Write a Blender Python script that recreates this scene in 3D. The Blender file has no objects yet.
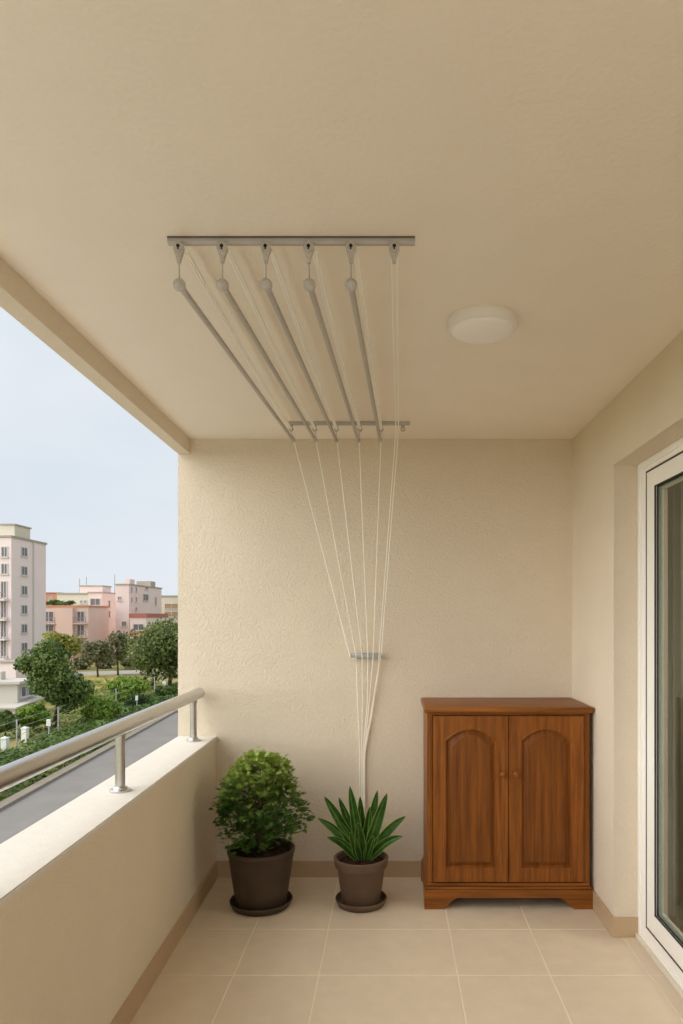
import bpy, bmesh, math, random
from mathutils import Vector, Matrix, noise
random.seed(7)
sc = bpy.context.scene
col = sc.collection
F = 700.0; VX = 392.0; HY = 617.0; EYE = 1.483
GZ = -6.5                                   # street level
def P(px, py, Y): return Vector(((px-VX)*Y/F, Y, EYE+(HY-py)*Y/F))
def X(px, Y): return (px-VX)*Y/F
def Z(py, Y): return EYE+(HY-py)*Y/F
def G(px, py):                              # a point of the street level
    Y = (EYE-GZ)*F/(py-HY); return Vector(((px-VX)*Y/F, Y, GZ))
def lx(x4, Y): return x4 + (4.0-Y)*0.0243   # lines of the open side, slightly splayed

# ------------------------------------------------------------------ materials
def s2l(c):
    return tuple(((v/255)/12.92 if v/255 <= .04045 else ((v/255+.055)/1.055)**2.4) for v in c)
def new_mat(name):
    m = bpy.data.materials.new(name); m.use_nodes = True
    nt = m.node_tree; b = nt.nodes['Principled BSDF']
    return m, nt, b
def N(nt, t, **k):
    n = nt.nodes.new(t)
    for a, v in k.items(): setattr(n, a, v)
    return n
def mat(name, c, rough=.6, metal=0, var=.0, scale=20, bump=0, bscale=200, bdist=.002, c2=None, stretch=(1,1,1), spec=.5, detail=4):
    m, nt, b = new_mat(name)
    c = s2l(c)+(1,)
    b.inputs['Roughness'].default_value = rough; b.inputs['Metallic'].default_value = metal
    b.inputs['Specular IOR Level'].default_value = spec
    tc = N(nt, 'ShaderNodeTexCoord'); mp = N(nt, 'ShaderNodeMapping'); mp.inputs['Scale'].default_value = stretch
    nt.links.new(tc.outputs['Object'], mp.inputs['Vector'])
    nz = N(nt, 'ShaderNodeTexNoise'); nz.inputs['Scale'].default_value = scale; nz.inputs['Detail'].default_value = detail
    nt.links.new(mp.outputs[0], nz.inputs['Vector'])
    cr = N(nt, 'ShaderNodeValToRGB')
    if c2: a, d = c, s2l(c2)+(1,)
    else: a = tuple(v*(1-var) for v in c[:3])+(1,); d = tuple(min(1, v*(1+var)) for v in c[:3])+(1,)
    cr.color_ramp.elements[0].color = a; cr.color_ramp.elements[1].color = d
    cr.color_ramp.elements[0].position = .3; cr.color_ramp.elements[1].position = .7
    nt.links.new(nz.outputs[0], cr.inputs[0]); nt.links.new(cr.outputs[0], b.inputs['Base Color'])
    if bump:
        nb = N(nt, 'ShaderNodeTexNoise'); nb.inputs['Scale'].default_value = bscale; nb.inputs['Detail'].default_value = 3
        nt.links.new(mp.outputs[0], nb.inputs['Vector'])
        bp = N(nt, 'ShaderNodeBump'); bp.inputs['Strength'].default_value = bump; bp.inputs['Distance'].default_value = bdist
        nt.links.new(nb.outputs[0], bp.inputs['Height']); nt.links.new(bp.outputs[0], b.inputs['Normal'])
    return m
def leafmat(name, c, c2, scale, rough=.55, zr=None, topc=None):
    m = mat(name, c, rough, scale=scale, c2=c2, spec=.3)
    nt = m.node_tree; b = nt.nodes['Principled BSDF']
    if zr:                                   # paler towards the top of the plant
        src = b.inputs['Base Color'].links[0].from_socket
        tc = N(nt, 'ShaderNodeTexCoord'); sp = N(nt, 'ShaderNodeSeparateXYZ'); nt.links.new(tc.outputs['Object'], sp.inputs[0])
        mr = N(nt, 'ShaderNodeMapRange'); mr.inputs[1].default_value = zr[0]; mr.inputs[2].default_value = zr[1]
        nt.links.new(sp.outputs[2], mr.inputs[0])
        mx = N(nt, 'ShaderNodeMix', data_type='RGBA'); nt.links.new(mr.outputs[0], mx.inputs[0])
        nt.links.new(src, mx.inputs[6]); mx.inputs[7].default_value = s2l(topc)+(1,)
        nt.links.new(mx.outputs[2], b.inputs['Base Color'])
    tr = N(nt, 'ShaderNodeBsdfTranslucent'); ms = N(nt, 'ShaderNodeMixShader'); ms.inputs[0].default_value = .25
    nt.links.new(b.inputs['Base Color'].links[0].from_socket, tr.inputs[0])
    out = nt.nodes['Material Output']
    nt.links.new(b.outputs[0], ms.inputs[1]); nt.links.new(tr.outputs[0], ms.inputs[2]); nt.links.new(ms.outputs[0], out.inputs[0])
    return m
def glassmat(name, tint):
    m, nt, b = new_mat(name)
    tr = N(nt, 'ShaderNodeBsdfTransparent'); tr.inputs[0].default_value = tint+(1,)
    gl = N(nt, 'ShaderNodeBsdfGlossy'); gl.inputs['Roughness'].default_value = .02
    fr = N(nt, 'ShaderNodeFresnel'); ge = N(nt, 'ShaderNodeNewGeometry')
    io = N(nt, 'ShaderNodeMapRange'); io.inputs[3].default_value = 1.45; io.inputs[4].default_value = 1/1.45
    nt.links.new(ge.outputs['Backfacing'], io.inputs[0]); nt.links.new(io.outputs[0], fr.inputs[0])
    ms = N(nt, 'ShaderNodeMixShader')
    nt.links.new(fr.outputs[0], ms.inputs[0]); nt.links.new(tr.outputs[0], ms.inputs[1]); nt.links.new(gl.outputs[0], ms.inputs[2])
    nt.links.new(ms.outputs[0], nt.nodes['Material Output'].inputs[0])
    return m
def woodmat(name, dark, light, axis='z'):
    m, nt, b = new_mat(name)
    tc = N(nt, 'ShaderNodeTexCoord'); mp = N(nt, 'ShaderNodeMapping')
    mp.inputs['Scale'].default_value = {'z': (22, 22, 1.1), 'x': (1.1, 22, 22)}[axis]
    nt.links.new(tc.outputs['Object'], mp.inputs[0])
    n1 = N(nt, 'ShaderNodeTexNoise'); n1.inputs['Scale'].default_value = 2.2; n1.inputs['Detail'].default_value = 6; n1.inputs['Distortion'].default_value = .6
    n2 = N(nt, 'ShaderNodeTexNoise'); n2.inputs['Scale'].default_value = 14; n2.inputs['Detail'].default_value = 3
    nt.links.new(mp.outputs[0], n1.inputs[0]); nt.links.new(mp.outputs[0], n2.inputs[0])
    ad = N(nt, 'ShaderNodeMath', operation='MULTIPLY_ADD'); ad.inputs[1].default_value = .35
    nt.links.new(n2.outputs[0], ad.inputs[0]); nt.links.new(n1.outputs[0], ad.inputs[2])
    cr = N(nt, 'ShaderNodeValToRGB'); e = cr.color_ramp.elements
    e[0].position = .42; e[0].color = s2l(dark)+(1,); e[1].position = .95; e[1].color = s2l(light)+(1,)
    nt.links.new(ad.outputs[0], cr.inputs[0]); nt.links.new(cr.outputs[0], b.inputs['Base Color'])
    b.inputs['Roughness'].default_value = .42; b.inputs['Specular IOR Level'].default_value = .25
    bp = N(nt, 'ShaderNodeBump'); bp.inputs['Strength'].default_value = .1; bp.inputs['Distance'].default_value = .001
    nt.links.new(ad.outputs[0], bp.inputs['Height']); nt.links.new(bp.outputs[0], b.inputs['Normal'])
    return m
M = {}
M['wall'] = mat('cream_stucco', (226,214,194), .9, var=.02, scale=3, bump=.85, bscale=105, bdist=.0075, spec=.2)
M['ceil'] = mat('ceiling_paint', (242,234,220), .92, var=.015, scale=4, bump=.5, bscale=60, bdist=.005, spec=.2)
M['coping'] = mat('coping_stucco', (221,216,208), .85, var=.03, scale=30, bump=.4, bscale=120, bdist=.002, spec=.2)
M['tile'] = mat('beige_tile', (217,201,179), .42, var=.035, scale=14, bump=.06, bscale=60, bdist=.001, spec=.35)
M['grout'] = mat('grout', (236,222,198), .9, var=.04, scale=50)
M['skirt'] = mat('skirting_tile', (190,165,134), .5, var=.03, scale=12, spec=.3)
M['steel'] = mat('brushed_steel', (200,199,197), .3, 1, var=.04, scale=4, stretch=(1,1,20))
M['alu'] = mat('satin_aluminium', (182,178,172), .42, .35, var=.04, scale=30)
M['alu_d'] = mat('grey_groove_metal', (112,106,100), .5, .4, var=.04, scale=30)
M['cap'] = mat('grey_plastic_cap', (190,186,180), .5, 0, var=.12, scale=140)
M['cleat'] = mat('cleat_metal', (176,180,182), .4, .4, var=.03, scale=30)
M['cord'] = mat('cream_cord', (250,246,234), .8, var=.03, scale=300)
M['hole'] = mat('black_slot', (28,26,24), .7, var=.1)
M['lamp'] = mat('opal_diffuser', (248,247,244), .45, var=.01, scale=5, spec=.3)
M['lampring'] = mat('lamp_body', (240,236,230), .5, var=.01, scale=5, spec=.3)
M['wood'] = woodmat('cabinet_wood', (98,54,16), (154,93,34))
M['wood2'] = woodmat('cabinet_wood_door', (102,56,16), (160,96,36))
M['woodx'] = woodmat('cabinet_wood_cross', (102,58,18), (158,96,38), 'x')
M['woodp'] = woodmat('panel_wood', (92,50,14), (142,84,28))
M['pot'] = mat('dark_clay', (70,56,44), .6, var=.16, scale=9, bump=.12, bscale=60, bdist=.002, spec=.3)
M['pot2'] = mat('brown_clay', (102,82,66), .6, var=.12, scale=9, bump=.12, bscale=60, bdist=.002, spec=.3)
M['soil'] = mat('soil', (44,30,22), .95, scale=60, c2=(72,50,38), bump=1, bscale=90, bdist=.01, spec=.1)
M['bush'] = leafmat('shrub_leaf', (40,78,26), (104,142,62), 30, zr=(.50,.84), topc=(158,176,78))
M['spike'] = leafmat('sword_leaf', (38,70,26), (66,104,42), 30, rough=.38)
M['spike2'] = leafmat('sword_leaf_margin', (124,160,74), (146,176,90), 40, rough=.4)
M['spike3'] = leafmat('sword_leaf_middle', (80,120,46), (108,146,60), 30, rough=.38)
M['stem'] = mat('stem', (86,72,44), .8, var=.2, scale=40)
M['pvc'] = mat('white_pvc', (246,244,240), .4, var=.01, scale=3, spec=.4)
M['gasket'] = mat('black_gasket', (52,49,46), .6, var=.05)
M['track'] = mat('sill_track', (222,214,198), .5, var=.04, scale=30)
M['glass'] = glassmat('door_glass', (.80,.84,.80))
M['curtain'] = mat('sage_curtain', (184,192,180), .85, var=.06, scale=8, stretch=(1,1,.2))
_c = M['curtain'].node_tree; _b = _c.nodes['Principled BSDF']; _t = N(_c, 'ShaderNodeBsdfTranslucent'); _m = N(_c, 'ShaderNodeMixShader'); _m.inputs[0].default_value = .5
_c.links.new(_b.inputs['Base Color'].links[0].from_socket, _t.inputs[0]); _c.links.new(_b.outputs[0], _m.inputs[1]); _c.links.new(_t.outputs[0], _m.inputs[2])
_c.links.new(_m.outputs[0], _c.nodes['Material Output'].inputs[0])
M['inwall'] = mat('indoor_wall', (150,118,92), .9, var=.03, scale=4)
M['infloor'] = mat('indoor_floor', (150,118,84), .5, var=.08, scale=8)
M['asphalt'] = mat('asphalt', (136,132,128), .95, var=.07, scale=.6, spec=.1, detail=8)
M['kerb'] = mat('kerb_stone', (146,136,122), .9, var=.08, scale=2, spec=.1)
M['ground'] = mat('rough_grass_ground', (104,116,62), .95, scale=.16, c2=(168,150,104), spec=.05, detail=8)
M['dry'] = mat('dry_grass', (178,158,92), .95, scale=.7, c2=(150,146,88), spec=.05, detail=6)
M['paving'] = mat('bounce_paving', (224,218,206), .9, var=.05, scale=.8, spec=.1)
M['bark'] = mat('bark', (84,70,54), .95, var=.2, scale=4, spec=.1)
LF = {
 'green': leafmat('leaf_green', (66,88,40), (118,138,70), 1.2),
 'deep': leafmat('leaf_deep', (46,72,38), (84,112,58), 1.0),
 'olive': leafmat('leaf_olive', (78,94,46), (128,140,78), .9),
 'yellow': leafmat('leaf_yellow', (126,130,58), (172,166,84), 1.1),
 'lime': leafmat('leaf_lime', (92,128,42), (150,172,72), 1.1),
 'dusty': leafmat('leaf_dusty', (92,94,64), (134,134,94), .9),
 'mix': leafmat('leaf_mixed', (84,108,46), (150,158,82), .35),
 'grass': leafmat('leaf_grass', (62,92,40), (112,134,66), .9),
}
def bmat(n, c): return mat(n, c, .9, var=.03, scale=.25, spec=.1, detail=6)
M['b_white'] = bmat('render_pale', (240,224,222)); M['b_pink'] = bmat('render_pink', (228,200,188))
M['b_rose'] = bmat('render_rose', (234,214,208)); M['b_cream'] = bmat('render_cream', (218,210,194))
M['b_orange'] = bmat('render_orange', (196,146,120)); M['b_red'] = bmat('roof_red', (180,118,108))
M['b_tan'] = bmat('shutter_tan', (178,150,116)); M['b_roof'] = bmat('flat_roof', (172,164,154))
M['b_glass'] = mat('window_dark', (112,108,112), .4, var=.1, scale=.8); M['b_frame'] = mat('window_frame', (206,200,198), .6, var=.02)
M['b_rail'] = mat('rail_grey', (150,146,146), .6, var=.02)
M['b_white2'] = bmat('villa_white', (200,194,184))
M['sign'] = mat('sign_white', (232,232,226), .5, var=.02); M['post'] = mat('post_galv', (186,188,184), .5, .3, var=.03)
M['signg'] = mat('sign_green', (60,110,84), .5, var=.02)

# ------------------------------------------------------------------ builders
def wloc(o):
    v = Vector((0,0,0))
    while o: v += o.location; o = o.parent
    return v
def build(name, bm, m, parent=None, smooth=False, sharp=35):
    me = bpy.data.meshes.new(name)
    o = bpy.data.objects.new(name, me)
    if parent is not None:
        o.parent = parent; org = wloc(parent)
    else:
        zs = [v.co.z for v in bm.verts]; xs = [v.co.x for v in bm.verts]; ys = [v.co.y for v in bm.verts]
        org = Vector(((min(xs)+max(xs))/2, (min(ys)+max(ys))/2, min(zs))); o.location = org
    bmesh.ops.translate(bm, verts=bm.verts, vec=-org)
    if smooth:
        for f in bm.faces: f.smooth = True
        a = math.radians(sharp)
        for e in bm.edges:
            if len(e.link_faces) == 2 and e.calc_face_angle(0) > a: e.smooth = False
    bm.to_mesh(me); bm.free()
    for mm in (m if isinstance(m, (list, tuple)) else [m]): me.materials.append(mm)
    col.objects.link(o)
    return o
def tag(o, label=None, cat=None, group=None, kind=None):
    if label: o['label'] = label
    if cat: o['category'] = cat
    if group: o['group'] = group
    if kind: o['kind'] = kind
    return o
def empty(name, loc, label=None, cat=None, group=None, kind=None):
    o = bpy.data.objects.new(name, None); o.location = loc; o.empty_display_size = .1; col.objects.link(o)
    return tag(o, label, cat, group, kind)
def BM(): return bmesh.new()
def box(bm, x0, x1, y0, y1, z0, z1, bev=0, mi=0, seg=2):
    vs = [bm.verts.new(c) for c in ((x0,y0,z0),(x1,y0,z0),(x1,y1,z0),(x0,y1,z0),(x0,y0,z1),(x1,y0,z1),(x1,y1,z1),(x0,y1,z1))]
    fs = [bm.faces.new([vs[i] for i in q]) for q in ((3,2,1,0),(4,5,6,7),(0,1,5,4),(1,2,6,5),(2,3,7,6),(3,0,4,7))]
    for f in fs: f.material_index = mi
    if bev:
        es = list({e for f in fs for e in f.edges})
        r = bmesh.ops.bevel(bm, geom=es, offset=bev, segments=seg, affect='EDGES', profile=.5)
        for f in r['faces']: f.material_index = mi
def prism(bm, pts, z0, z1, mi=0):               # polygon in xy, extruded in z
    lo = [bm.verts.new((x,y,z0)) for x,y in pts]; hi = [bm.verts.new((x,y,z1)) for x,y in pts]
    n = len(pts); fs = [bm.faces.new(lo[::-1]), bm.faces.new(hi)]
    for i in range(n): fs.append(bm.faces.new((lo[i], lo[(i+1)%n], hi[(i+1)%n], hi[i])))
    for f in fs: f.material_index = mi
    bmesh.ops.recalc_face_normals(bm, faces=fs)
def lathe(bm, prof, c, n=48, mi=0, axis=None):
    rot = Matrix.Identity(3) if axis is None else Vector((0,0,1)).rotation_difference(Vector(axis)).to_matrix()
    c = Vector(c); rings = []
    for r, z in prof:
        if r < 1e-6: rings.append([bm.verts.new(c+rot@Vector((0,0,z)))])
        else: rings.append([bm.verts.new(c+rot@Vector((r*math.cos(2*math.pi*i/n), r*math.sin(2*math.pi*i/n), z))) for i in range(n)])
    fs = []
    for a, b in zip(rings, rings[1:]):
        for i in range(n):
            j = (i+1) % n
            if len(a) == 1 and len(b) == 1: continue
            if len(a) == 1: fs.append(bm.faces.new((a[0], b[j], b[i])))
            elif len(b) == 1: fs.append(bm.faces.new((a[i], a[j], b[0])))
            else: fs.append(bm.faces.new((a[i], a[j], b[j], b[i])))
    for f in fs: f.material_index = mi
def tube(bm, pts, r, n=8, r2=None, mi=0, cap=True):
    pts = [Vector(p) for p in pts]; rings = []
    up = None
    for k, p in enumerate(pts):
        d = (pts[min(k+1, len(pts)-1)] - pts[max(k-1, 0)]).normalized()
        if up is None:
            up = Vector((0,0,1)) if abs(d.z) < .9 else Vector((0,1,0))
        s = d.cross(up).normalized(); u = s.cross(d).normalized(); up = u
        rr = r if r2 is None else r + (r2-r)*k/(len(pts)-1)
        rings.append([bm.verts.new(p + rr*(s*math.cos(2*math.pi*i/n)+u*math.sin(2*math.pi*i/n))) for i in range(n)])
    fs = []
    for a, b in zip(rings, rings[1:]):
        for i in range(n): fs.append(bm.faces.new((a[i], a[(i+1)%n], b[(i+1)%n], b[i])))
    if cap: fs += [bm.faces.new(rings[0][::-1]), bm.faces.new(rings[-1])]
    for f in fs: f.material_index = mi
    bmesh.ops.recalc_face_normals(bm, faces=fs)
def sphere(bm, c, r, n=20, sz=1):
    prof = [(r*math.sin(math.pi*i/10), -r*sz*math.cos(math.pi*i/10)) for i in range(11)]
    prof[0] = (0, prof[0][1]); prof[-1] = (0, prof[-1][1])
    lathe(bm, prof, c, n)

# ------------------------------------------------------------------ balcony shell
Y0 = -1.3; RX = 1.03; WB = 4.0; CEIL = 2.5
cols = [-1.02, -.656, -.304, .271, .655, 1.068, 1.30]
rows = [4.06, 3.704, 3.323, 2.896, 2.45, 2.01, 1.57, 1.13, .69, .25, -.19, -.63, -1.07, Y0]
bm = BM()
box(bm, -1.24, 1.30, Y0, 4.2, -.18, -.0015, mi=1)
g = .0026
for i in range(len(cols)-1):
    for j in range(len(rows)-1):
        box(bm, cols[i]+g, cols[i+1]-g, rows[j+1]+g, rows[j]-g, -.008, 0, bev=.0012, seg=1)
tag(build('floor', bm, [M['tile'], M['grout']]), kind='structure')
bm = BM(); box(bm, -1.23, 4.2, Y0, 4.2, CEIL, CEIL+.2)
tag(build('ceiling', bm, M['ceil']), kind='structure')
bm = BM(); box(bm, -1.223, RX+.4, WB, WB+.2, -.18, CEIL)
tag(build('wall_back', bm, M['wall']), kind='structure')
# low wall of the open side with its coping
def side(bm, xa, xb, y0, y1, z0, z1): prism(bm, [(lx(xa,y0),y0),(lx(xb,y0),y0),(lx(xb,y1),y1),(lx(xa,y1),y1)], z0, z1)
PT = .803
bm = BM(); side(bm, -1.219, -1.004, Y0, WB, -.3, PT-.018)
tag(build('wall_left', bm, M['wall']), kind='structure')
bm = BM(); side(bm, -1.223, -.998, Y0, WB, PT-.018, PT)
bmesh.ops.bevel(bm, geom=[e for e in bm.edges if all(v.co.z > PT-.001 for v in e.verts)], offset=.004, segments=2, affect='EDGES')
tag(build('trim_1', bm, M['coping']), 'pale coping on top of the low balcony wall', kind='structure')
bm = BM(); side(bm, -1.223, -1.154, Y0, WB, 2.416, CEIL)
tag(build('trim_2', bm, M['wall']), 'shallow beam along the open edge of the ceiling', kind='structure')
# right wall with the door opening
DY1, DY0, DH, FX = 3.25, .75, 2.19, 1.147
bm = BM()
vl = [(Y0,-.18),(DY0,-.18),(DY0,DH),(DY1,DH),(DY1,-.18),(WB,-.18),(WB,CEIL),(Y0,CEIL)]
pa = [bm.verts.new((RX,y,z)) for y, z in vl]; pb = [bm.verts.new((RX+.25,y,z)) for y, z in vl]
bm.faces.new(pa); bm.faces.new(pb[::-1])
for i in range(8): bm.faces.new((pa[i], pa[(i+1)%8], pb[(i+1)%8], pb[i]))
bmesh.ops.recalc_face_normals(bm, faces=bm.faces)
tag(build('wall_right', bm, M['wall']), kind='structure')
# skirting tiles
bm = BM(); box(bm, -1.0, RX, WB-.011, WB, 0, .092, bev=.0015)
tag(build('baseboard_back', bm, M['skirt']), kind='structure')
bm = BM(); side(bm, -1.004, -.992, Y0, WB-.011, 0, .092)
tag(build('baseboard_left', bm, M['skirt']), kind='structure')
bm = BM(); box(bm, RX-.011, RX, DY1-.002, WB-.011, 0, .092); box(bm, RX-.011, FX-.001, DY1-.011, DY1-.002, 0, .092, bev=.0012)
box(bm, RX-.011, RX, Y0, DY0+.011, 0, .092, bev=.0015)
tag(build('baseboard_right', bm, M['skirt']), kind='structure')

# ------------------------------------------------------------------ sliding door
d = empty('door_1', (FX+.05, (DY0+DY1)/2, 0), 'white framed sliding glass door in the right wall', kind='structure')
def ringbox(bm, x0, x1, y0, y1, z0, z1, w, bev=.004, wt=None):
    wt = wt or w
    box(bm, x0, x1, y0, y0+w, z0, z1, bev=bev); box(bm, x0, x1, y1-w, y1, z0, z1, bev=bev)
    box(bm, x0, x1, y0+w, y1-w, z1-wt, z1, bev=bev); box(bm, x0, x1, y0+w, y1-w, z0, z0+w, bev=bev)
bm = BM(); ringbox(bm, FX, FX+.085, DY0, DY1, .0, DH, .075, wt=.048); ringbox(bm, FX-.008, FX+.002, DY0+.0, DY1, .0, DH, .03, bev=.003)
build('door_frame', bm, M['pvc'], d)
bm = BM(); box(bm, FX-.022, FX-.008, DY0, DY1-.012, 0, .022, bev=.003)
build('sill_track', bm, M['track'], d)
def sash(ya, yb, x):
    bm = BM(); ringbox(bm, x, x+.045, ya, yb, .078, DH-.051, .088, bev=.005, wt=.078)
    s = build('sash', bm, M['pvc'], d)
    bm = BM(); ringbox(bm, x-.0015, x+.001, ya-.004, yb+.004, .074, DH-.047, .009, bev=0)
    for u0, u1, gw in ((.003, .009, .0045), (.014, .0195, .007)): ringbox(bm, x+u0, x+u1, ya+.087, yb-.087, .165, DH-.128, gw, bev=0)
    build('gasket', bm, M['gasket'], s)
    bm = BM(); box(bm, x+.02, x+.026, ya+.086, yb-.086, .164, DH-.127)
    build('glass_pane', bm, M['glass'], s)
    bm = BM(); ringbox(bm, x+.027, x+.040, ya+.087, yb-.087, .165, DH-.128, .022, bev=.003)
    build('glazing_bead', bm, M['pvc'], s)
sash(1.96, 3.172, FX+.006); sash(.828, 2.04, FX+.055)
# the room behind the glass
bm = BM(); box(bm, 1.30, 4.2, Y0, 4.2, -.18, 0); tag(build('floor_indoor', bm, M['infloor']), kind='structure')
bm = BM(); box(bm, 4.0, 4.2, Y0, 4.2, 0, CEIL); box(bm, 1.43, 4.0, 4.0, 4.2, 0, CEIL); box(bm, 1.28, 4.0, Y0, Y0+.15, 0, CEIL)
tag(build('wall_indoor', bm, M['inwall']), kind='structure')
# unseen fill light, added to brighten the room and curtain behind the glass
ld = bpy.data.lights.new('indoor_fill', 'AREA'); ld.energy = 40; ld.size = .6; ld.color = (1,.9,.78)
lo_ = bpy.data.objects.new('indoor_fill', ld); lo_.location = (2.6, 2.2, 2.45); col.objects.link(lo_)
# curtain
c = empty('curtain', (1.35, 3.5, .02), 'pale sage curtain gathered behind the glass door', 'curtain')
bm = BM(); pts = []
n = 120
for i in range(n+1):
    t = i/n; y = 3.80-.54*t
    pts.append((1.35+.030*math.sin(t*2*math.pi*8.5)+.008*math.sin(t*23), y))
lo = [bm.verts.new((x+.0, y, .02)) for x, y in pts]; hi = [bm.verts.new((x, y, 2.3)) for x, y in pts]
for i in range(n): bm.faces.new((lo[i], lo[i+1], hi[i+1], hi[i]))
o = build('curtain_fabric', bm, M['curtain'], c, smooth=True, sharp=80)
md = o.modifiers.new('thick', 'SOLIDIFY'); md.thickness = .003
bm = BM(); tube(bm, [(1.35, .9, 2.33), (1.35, 3.88, 2.33)], .012, 12)
for k in range(8): lathe(bm, [(.014,-.004),(.02,-.004),(.02,.004),(.014,.004),(.014,-.004)], (1.35, 3.77-.066*k, 2.33), 16, axis=(0,1,0))
box(bm, 1.279, 1.35, 3.86, 3.88, 2.32, 2.34)
build('curtain_rod', bm, M['alu'], c, smooth=True)

# ------------------------------------------------------------------ railing
RC = -1.090                                   # rail line at the back wall
rl = empty('balcony_railing', (lx(RC,2.7), 2.7, PT), 'brushed steel tube handrail on short posts along the low wall', 'railing')
RZ = 1.053
bm = BM(); tube(bm, [(lx(RC,y), y, RZ) for y in (Y0, 1.0, 3.955)], .031, 36)
lathe(bm, [(.031,0),(.030,.006),(.026,.012),(0,.015)], (lx(RC,3.955), 3.955, RZ), 36, axis=(-.0243,1,0))
build('handrail', bm, M['steel'], rl, smooth=True)
for y in (3.839, 2.736, 1.633, .53, -.573):
    x = lx(RC-.003, y)
    bm = BM(); lathe(bm, [(.0185,0),(.0185,RZ-.028-PT)], (x, y, PT), 28)
    lathe(bm, [(.0185,-.012),(.022,-.012),(.022,0),(.0185,0)], (x, y, RZ-.03), 28)
    p = build('post', bm, M['steel'], rl, smooth=True)
    bm = BM(); lathe(bm, [(0,0),(.041,0),(.041,.007),(.038,.009),(.028,.010),(.027,.016),(.024,.019),(.0185,.020)], (x, y, PT), 36)
    build('flange', bm, M['steel'], p, smooth=True)

# ------------------------------------------------------------------ ceiling drying rack
rk = empty('ceiling_drying_rack', (-.28, 2.77, 2.38), 'pulley clothes airer with five grey rods hung under the ceiling', 'drying rack')
FY, BY = 1.8815, 3.65
def rail(y, x0, x1, w, nm):
    bm = BM(); h = .017
    prof = [(-w/2,0),(-w/2,-.0035),(-w/2+.002,-.005),(-w/2+.003,-.012),(-w/2+.007,-h),(w/2-.008,-h),(w/2-.002,-.012),(w/2-.002,-.008),(w/2,-.006),(w/2,0)]
    a = [bm.verts.new((x0, y+p, CEIL+q)) for p, q in prof]; b = [bm.verts.new((x1, y+p, CEIL+q)) for p, q in prof]
    fs = [bm.faces.new(a), bm.faces.new(b[::-1])]
    for i in range(len(prof)):
        f = bm.faces.new((a[i], a[(i+1)%len(prof)], b[(i+1)%len(prof)], b[i])); fs.append(f)
        if i in (0, 1) and y < 2: f.material_index = 1
    bmesh.ops.recalc_face_normals(bm, faces=fs)
    return build(nm, bm, [M['alu'], M['alu_d']], rk)
rf = rail(FY, X(167,1.869), X(415,1.869), .026, 'mounting_rail')
rb = rail(BY, X(287.5,BY), X(410,BY), .026, 'mounting_rail')
fx = [X(p, 1.866) for p in (178.9,222.3,265.8,308.8,351,394.3)]
bl = [X(p, 1.9) for p in (179.5,222.5,266,309.5,351)]
bx = [X(p, BY) for p in (291,314.8,336.4,360,381.2,402.9)]
def pulley(x, y, par, s=1.0):
    # tear-drop cheek plate facing the camera with a slotted wheel hub
    bm = BM(); cz = CEIL-.034; t = .007*s
    pts = []
    for i in range(17):
        a = math.radians(-30+240*i/16); pts.append((.0165*s*math.cos(a), cz+.0165*s*math.sin(a)))
    pts += [(-.0075*s, cz-.030*s), (-.0045*s, cz-.046*s), (.0045*s, cz-.046*s), (.0075*s, cz-.030*s)]
    a_ = [bm.verts.new((x+p, y-t, q)) for p, q in pts]; b_ = [bm.verts.new((x+p, y+t, q)) for p, q in pts]
    fs = [bm.faces.new(a_), bm.faces.new(b_[::-1])]
    for i in range(len(pts)): fs.append(bm.faces.new((a_[i], b_[i], b_[(i+1)%len(pts)], a_[(i+1)%len(pts)])))
    bmesh.ops.recalc_face_normals(bm, faces=fs)
    lathe(bm, [(.0135*s,0),(.0135*s,.003*s),(.011*s,.004*s),(.008*s,.003*s),(0,.003*s)], (x, y-t, cz), 24, axis=(0,-1,0))
    box(bm, x-.005*s, x+.005*s, y, y+t*.9, cz+.008*s, CEIL-.012)
    o = build('pulley', bm, M['cap'], rk, smooth=True, sharp=30)
    bm = BM(); lathe(bm, [(0,0),(.0055*s,0),(.0055*s,.0045*s),(0,.0045*s)], (x, y-t, cz+.003*s), 14, axis=(0,-1,0), mi=0)
    box(bm, x-.0022*s, x+.0022*s, y-t-.0045*s, y-t, cz-.008*s, cz+.002*s)
    build('wheel_hub', bm, M['hole'], o)
for x in fx: pulley(x, 1.866, rf, .86)
for x in bx:
    bm = BM(); lathe(bm, [(0,0),(.009,0),(.009,-.008),(.006,-.012),(0,-.012)], (x, BY, CEIL-.016), 16)
    lathe(bm, [(.009,-.004),(.012,-.004),(.012,.004),(.009,.004),(.0065,.004),(.0065,-.004),(.009,-.004)], (x, BY, CEIL-.038), 18, axis=(0,1,0))
    build('pulley', bm, M['alu'], rk, smooth=True)
RZf, RZb = 2.384, 2.404
rpx = (293.5,315.6,336.4,358.5,380.2)
for i in range(5):
    a = Vector((bl[i], 1.9, RZf)); b = Vector((X(rpx[i],BY), BY, RZb)); dv = (b-a).normalized()
    bm = BM(); tube(bm, [a+dv*.008, b-dv*.004], .0085, 20)
    rod = build('drying_rod', bm, M['alu'], rk, smooth=True)
    bm = BM(); sphere(bm, a, .0172)
    lathe(bm, [(.0100,0),(.0100,.020),(.0088,.024)], a+dv*.008, 20, axis=dv)
    build('end_cap', bm, M['cap'], rod, smooth=True)
    bm = BM(); lathe(bm, [(0,-.012),(.009,-.010),(.0105,-.004),(.0105,.016),(.0085,.018)][::1], b, 20, axis=-dv)
    lathe(bm, [(.0035,-.006),(.0035,.012),(0,.014)], b+Vector((0,0,.006)), 10)
    build('end_cap', bm, M['cap'], rod, smooth=True)
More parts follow.
